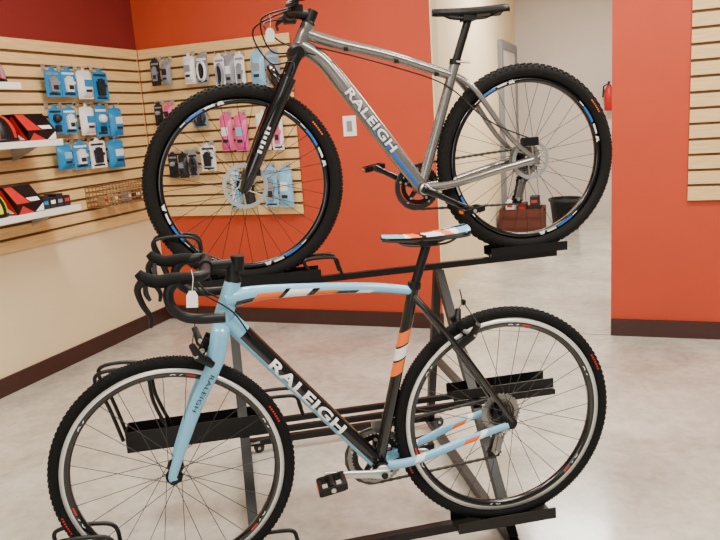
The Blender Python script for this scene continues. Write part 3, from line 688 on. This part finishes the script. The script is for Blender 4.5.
m=MB(); m.tube([tuple(stm+dr*.02),tuple(stm-dr*.02)],.02,BLACK,n=16); m.tube([tuple(stm)+(.017,),tuple(cl)+(.017,)],mat=BLACK,n=14); m.tube([(cl.x,-.024,cl.z),(cl.x,.024,cl.z)],.022,BLACK,n=16,ref=(1,0,0)); m.build('stem',mb)
m=MB(); hf=[(0,0,0,.0155),(0,.05,0,.0155),(-.002,.09,.006,.0135),(0,.13,.018,.0115),(.02,.24,.02,.011),(.045,.33,.02,.011)]
full=[(cl.x+p[0],-p[1],cl.z+p[2],p[3]) for p in hf[::-1]]+[(cl.x+p[0],p[1],cl.z+p[2],p[3]) for p in hf[1:]]
m.tube(spline(full,5),mat=BLACK,n=12); m.build('handlebar',mb)
for s in(-1,1):
    g0=V((cl.x+.018,s*.225,cl.z+.02)); g1=V((cl.x+.046,s*.335,cl.z+.02))
    m=MB(); m.tube([tuple(g0.lerp(g1,i/10))+(.0165 if i%2 else .0155,) for i in range(11)],mat=RUB,n=12); m.build('grip',mb)
    m=MB(); c1_=V((cl.x+.008,s*.18,cl.z+.014)); m.tube([tuple(c1_)+(.014,),tuple(c1_+V((-.03,s*.0,-.012)))+(.011,),tuple(c1_+V((-.04,s*.05,-.022)))+(.006,),tuple(c1_+V((-.03,s*.13,-.03)))+(.006,)],mat=BLACK,n=8,ref=(0,0,1)); m.box(tuple(c1_+V((.0,-s*.04,-.02))),(.04,.04,.022),BLACK); m.build('brake_lever',mb)
sp0=L(468,20)
m=MB(); m.tube([(sc.x,0,sc.z+.012),(sp0.x,0,sp0.z)],.0155,BLACK,n=16); m.box((sp0.x,0,sp0.z+.006),(.05,.05,.02),BLACK); m.build('seatpost',mb)
m=MB(); m.tube([(sc.x,0,sc.z+.012),(sc.x+.003,0,sc.z+.032)],.022,BLACK,n=16); m.tube([(sc.x,-.02,sc.z+.022),(sc.x+.05,-.026,sc.z+.015)],.004,SILVER,n=6); m.build('seat_clamp',mb)
saddle(mb,L(432,9),L(505,4),lambda t,v:BLACK,BLACK,.003,wr=.07,hh=.034)
crank(mb,bb2,L(470,209,-.135)-bb2,.175,BLACKP,[(.088,.05,STEEL),(.068,.043,BLACK)],BLACK)
pu=rh2+V((.0,0,-.085)); pl=rh2+V((-.02,0,-.16)); chain(mb,bb2,.088,rh2,.042,.048,pu,pl); derailleur(mb,rh2,pu,pl,.048)
cables(mb,[[cl+V((.0,-.14,0)),cl+V((-.11,-.10,-.03)),cl+V((-.08,-.04,-.13)),hb+V((.0,-.03,-.02)),hb+V((.06,-.024,-.035))],
[cl+V((.0,-.12,0)),cl+V((-.14,-.08,-.06)),cl+V((-.09,-.05,-.17)),cw+V((-.02,-.10,-.05)),fh2+V((.055,-.105,.16)),fh2+V((.045,-.07,.08))],
[cl+V((.0,.14,0)),cl+V((-.09,.10,-.02)),cl+V((-.02,.05,-.10)),L(320,48)+V((0,-.024,-.004)),L(390,66)+V((0,-.02,-.002)),L(445,86)+V((0,-.02,0)),L(480,120)+V((0,-.075,0)),rh2+V((-.01,-.075,.08))]],.003)
for px,py in((345,50),(395,62),(435,75)):
    m=MB(); q=L(px,py); m.box((q.x,-.02,q.z),(.016,.012,.012),BLACK); m.build('cable_clip',mb)
hangtag(F2,270,28,-.12,.03,.045,'small white price tag hanging from the mountain bike handlebar')

# ------------------------------------------------------------ rack
rack=thing('display_rack',F0.w((0,.35,0)),yaw,'black steel three tier bicycle display rack holding both bicycles','display rack')
a1=F0.pix(128,436,OFF1); r1a=F0.pix(450,395,OFF1); r1b=F0.pix(548,378,OFF1)
def tray(x0,x1,y,z,dep=0):
    m=MB(); w=.042
    m.box(((x0+x1)/2,y,z-.004-dep),(x1-x0,2*w,.004),RACKM)
    for s in(-1,1): m.box(((x0+x1)/2,y+s*w,z+.011-dep/2),(x1-x0,.004,.036+dep),RACKM)
    if dep: m.box((x0,y,z+.011-dep/2),(.004,2*w,.036+dep),RACKM); m.box((x1,y,z+.011-dep/2),(.004,2*w,.036+dep),RACKM)
    m.build('wheel_tray',rack)
def hoop(x,y,z,h,w,lean=0):
    for s in(-1,1):
        yy=y+s*.036; m=MB()
        pts=spline([(x,yy,z),(x-.02+lean*.3,yy,z+h*.5),(x-.03+lean,yy,z+h*.88),(x-.005+lean,yy,z+h),(x+w*.6+lean,yy,z+h),(x+w+lean,yy,z+h*.9),(x+w+lean+.01,yy,z+h*.5),(x+w+.02,yy,z)],5)
        m.tube(pts,.0065,RACKM,n=8); m.build('wheel_hoop',rack)
tz0=fh.z-RCX; tz0r=rh.z-RCX-.002; tz2=(fh2.z-RM); tz2r=rh2.z-RM; tz1=(a1.z+r1a.z)/2
yA,yB,yC=-.35,OFF1-.35,OFF2-.35
tray(fh.x-.26,fh.x+.24,yA,tz0); hoop(fh.x-.31,yA,tz0,.20,.14,-.02); hoop(fh.x+.22,yA,tz0,.08,.10)
tray(rh.x-.17,rh.x+.15,yA,tz0r)
tray(a1.x,a1.x+.46,yB,a1.z,.035); hoop(a1.x-.01,yB,a1.z,.24,.13,-.03); hoop(a1.x+.46,yB,a1.z,.08,.10)
tray(r1a.x,r1b.x,yB,r1a.z)
tray(fh2.x-.25,fh2.x+.25,yC,tz2); hoop(fh2.x-.30,yC,tz2,.20,.13,-.02); hoop(fh2.x+.22,yC,tz2,.07,.09)
tray(rh2.x-.17,rh2.x+.15,yC,tz2r)
def rail(x0,x1,y,z,z2=None,w=.028,name='rail'):
    m=MB(); m.bar((x0,y,z),(x1,y,z2 if z2 is not None else z),w,RACKM); m.build(name,rack)
xl=F0.pix(243,420,OFF1).x; xr=F0.pix(474,420,OFF1).x
rail(fh.x-.1,rh.x+.12,yA+.055,tz0-.03,tz0r-.03)
rail(a1.x+.46,r1b.x,yB+.03,a1.z-.03,r1a.z-.018,.018)
rail(a1.x+.46,r1b.x,yB-.05,a1.z-.03,r1a.z-.018,.018)
rail(fh2.x-.2,rh2.x+.12,yC,tz2-.022,tz2r-.022,.024)
rail(xl-.02,xr+.02,.66,.05)
for x in (xl,xr):
    m=MB(); m.bar((x,yA-.05,.03),(x,.68,.05),.03,RACKM,ref=(1,0,0)); m.build('foot_bar',rack)
    m=MB(); m.bar((x,yA+.02,.04),(x,yC,tz2-.04),.032,RACKM,ref=(1,0,0)); m.build('stringer',rack)
    m=MB(); m.bar((x,.62,.04),(x,yC+.02,tz2-.03),.03,RACKM,ref=(1,0,0)); m.build('rear_post',rack)
    m=MB(); m.bar((x,yB,tz1-.03),(x,.55,tz1-.03),.024,RACKM,ref=(1,0,0)); m.build('cross_brace',rack)
for x in (xl,xr):
    m=MB(); m.lathe([(.001,-.012),(.022,-.012),(.024,0),(.022,.012),(.001,.012)],DGREY,20,(x+.05,.66,.024)); m.tube([(x+.05,.64,.024),(x+.05,.68,.024)],.006,SILVER,n=8,ref=(1,0,0)); m.box((x+.035,.66,.052),(.04,.034,.008),SILVER); m.build('caster',rack)

# ------------------------------------------------------------ light
def area(loc,size,sy,power,col,rot=(0,0,0)):
    l=bpy.data.lights.new('area','AREA'); l.shape='RECTANGLE'; l.size=size; l.size_y=sy; l.energy=power; l.color=col
    o=bpy.data.objects.new('area_light',l); C.objects.link(o); o.location=loc; o.rotation_euler=rot
for x,y,p in((-.7,.9,66),(1.5,1.0,84),(-.5,3.2,66),(1.5,2.9,62)): area((x,y,2.95),1.2,.3,p,(1,.93,.81),(0,0,uang))
q=FB.w((3.0,2.4,2.9)); area(q,1.2,.6,125,(1,.96,.89),(0,0,uang))
area((-1.2,-2.6,1.7),2.2,1.8,48,(1,.99,.97),(math.radians(82),0,math.radians(-12)))
w=bpy.data.worlds.new('world'); bpy.context.scene.world=w; w.use_nodes=True; w.node_tree.nodes['Background'].inputs[0].default_value=(1,.96,.91,1); w.node_tree.nodes['Background'].inputs[1].default_value=.28
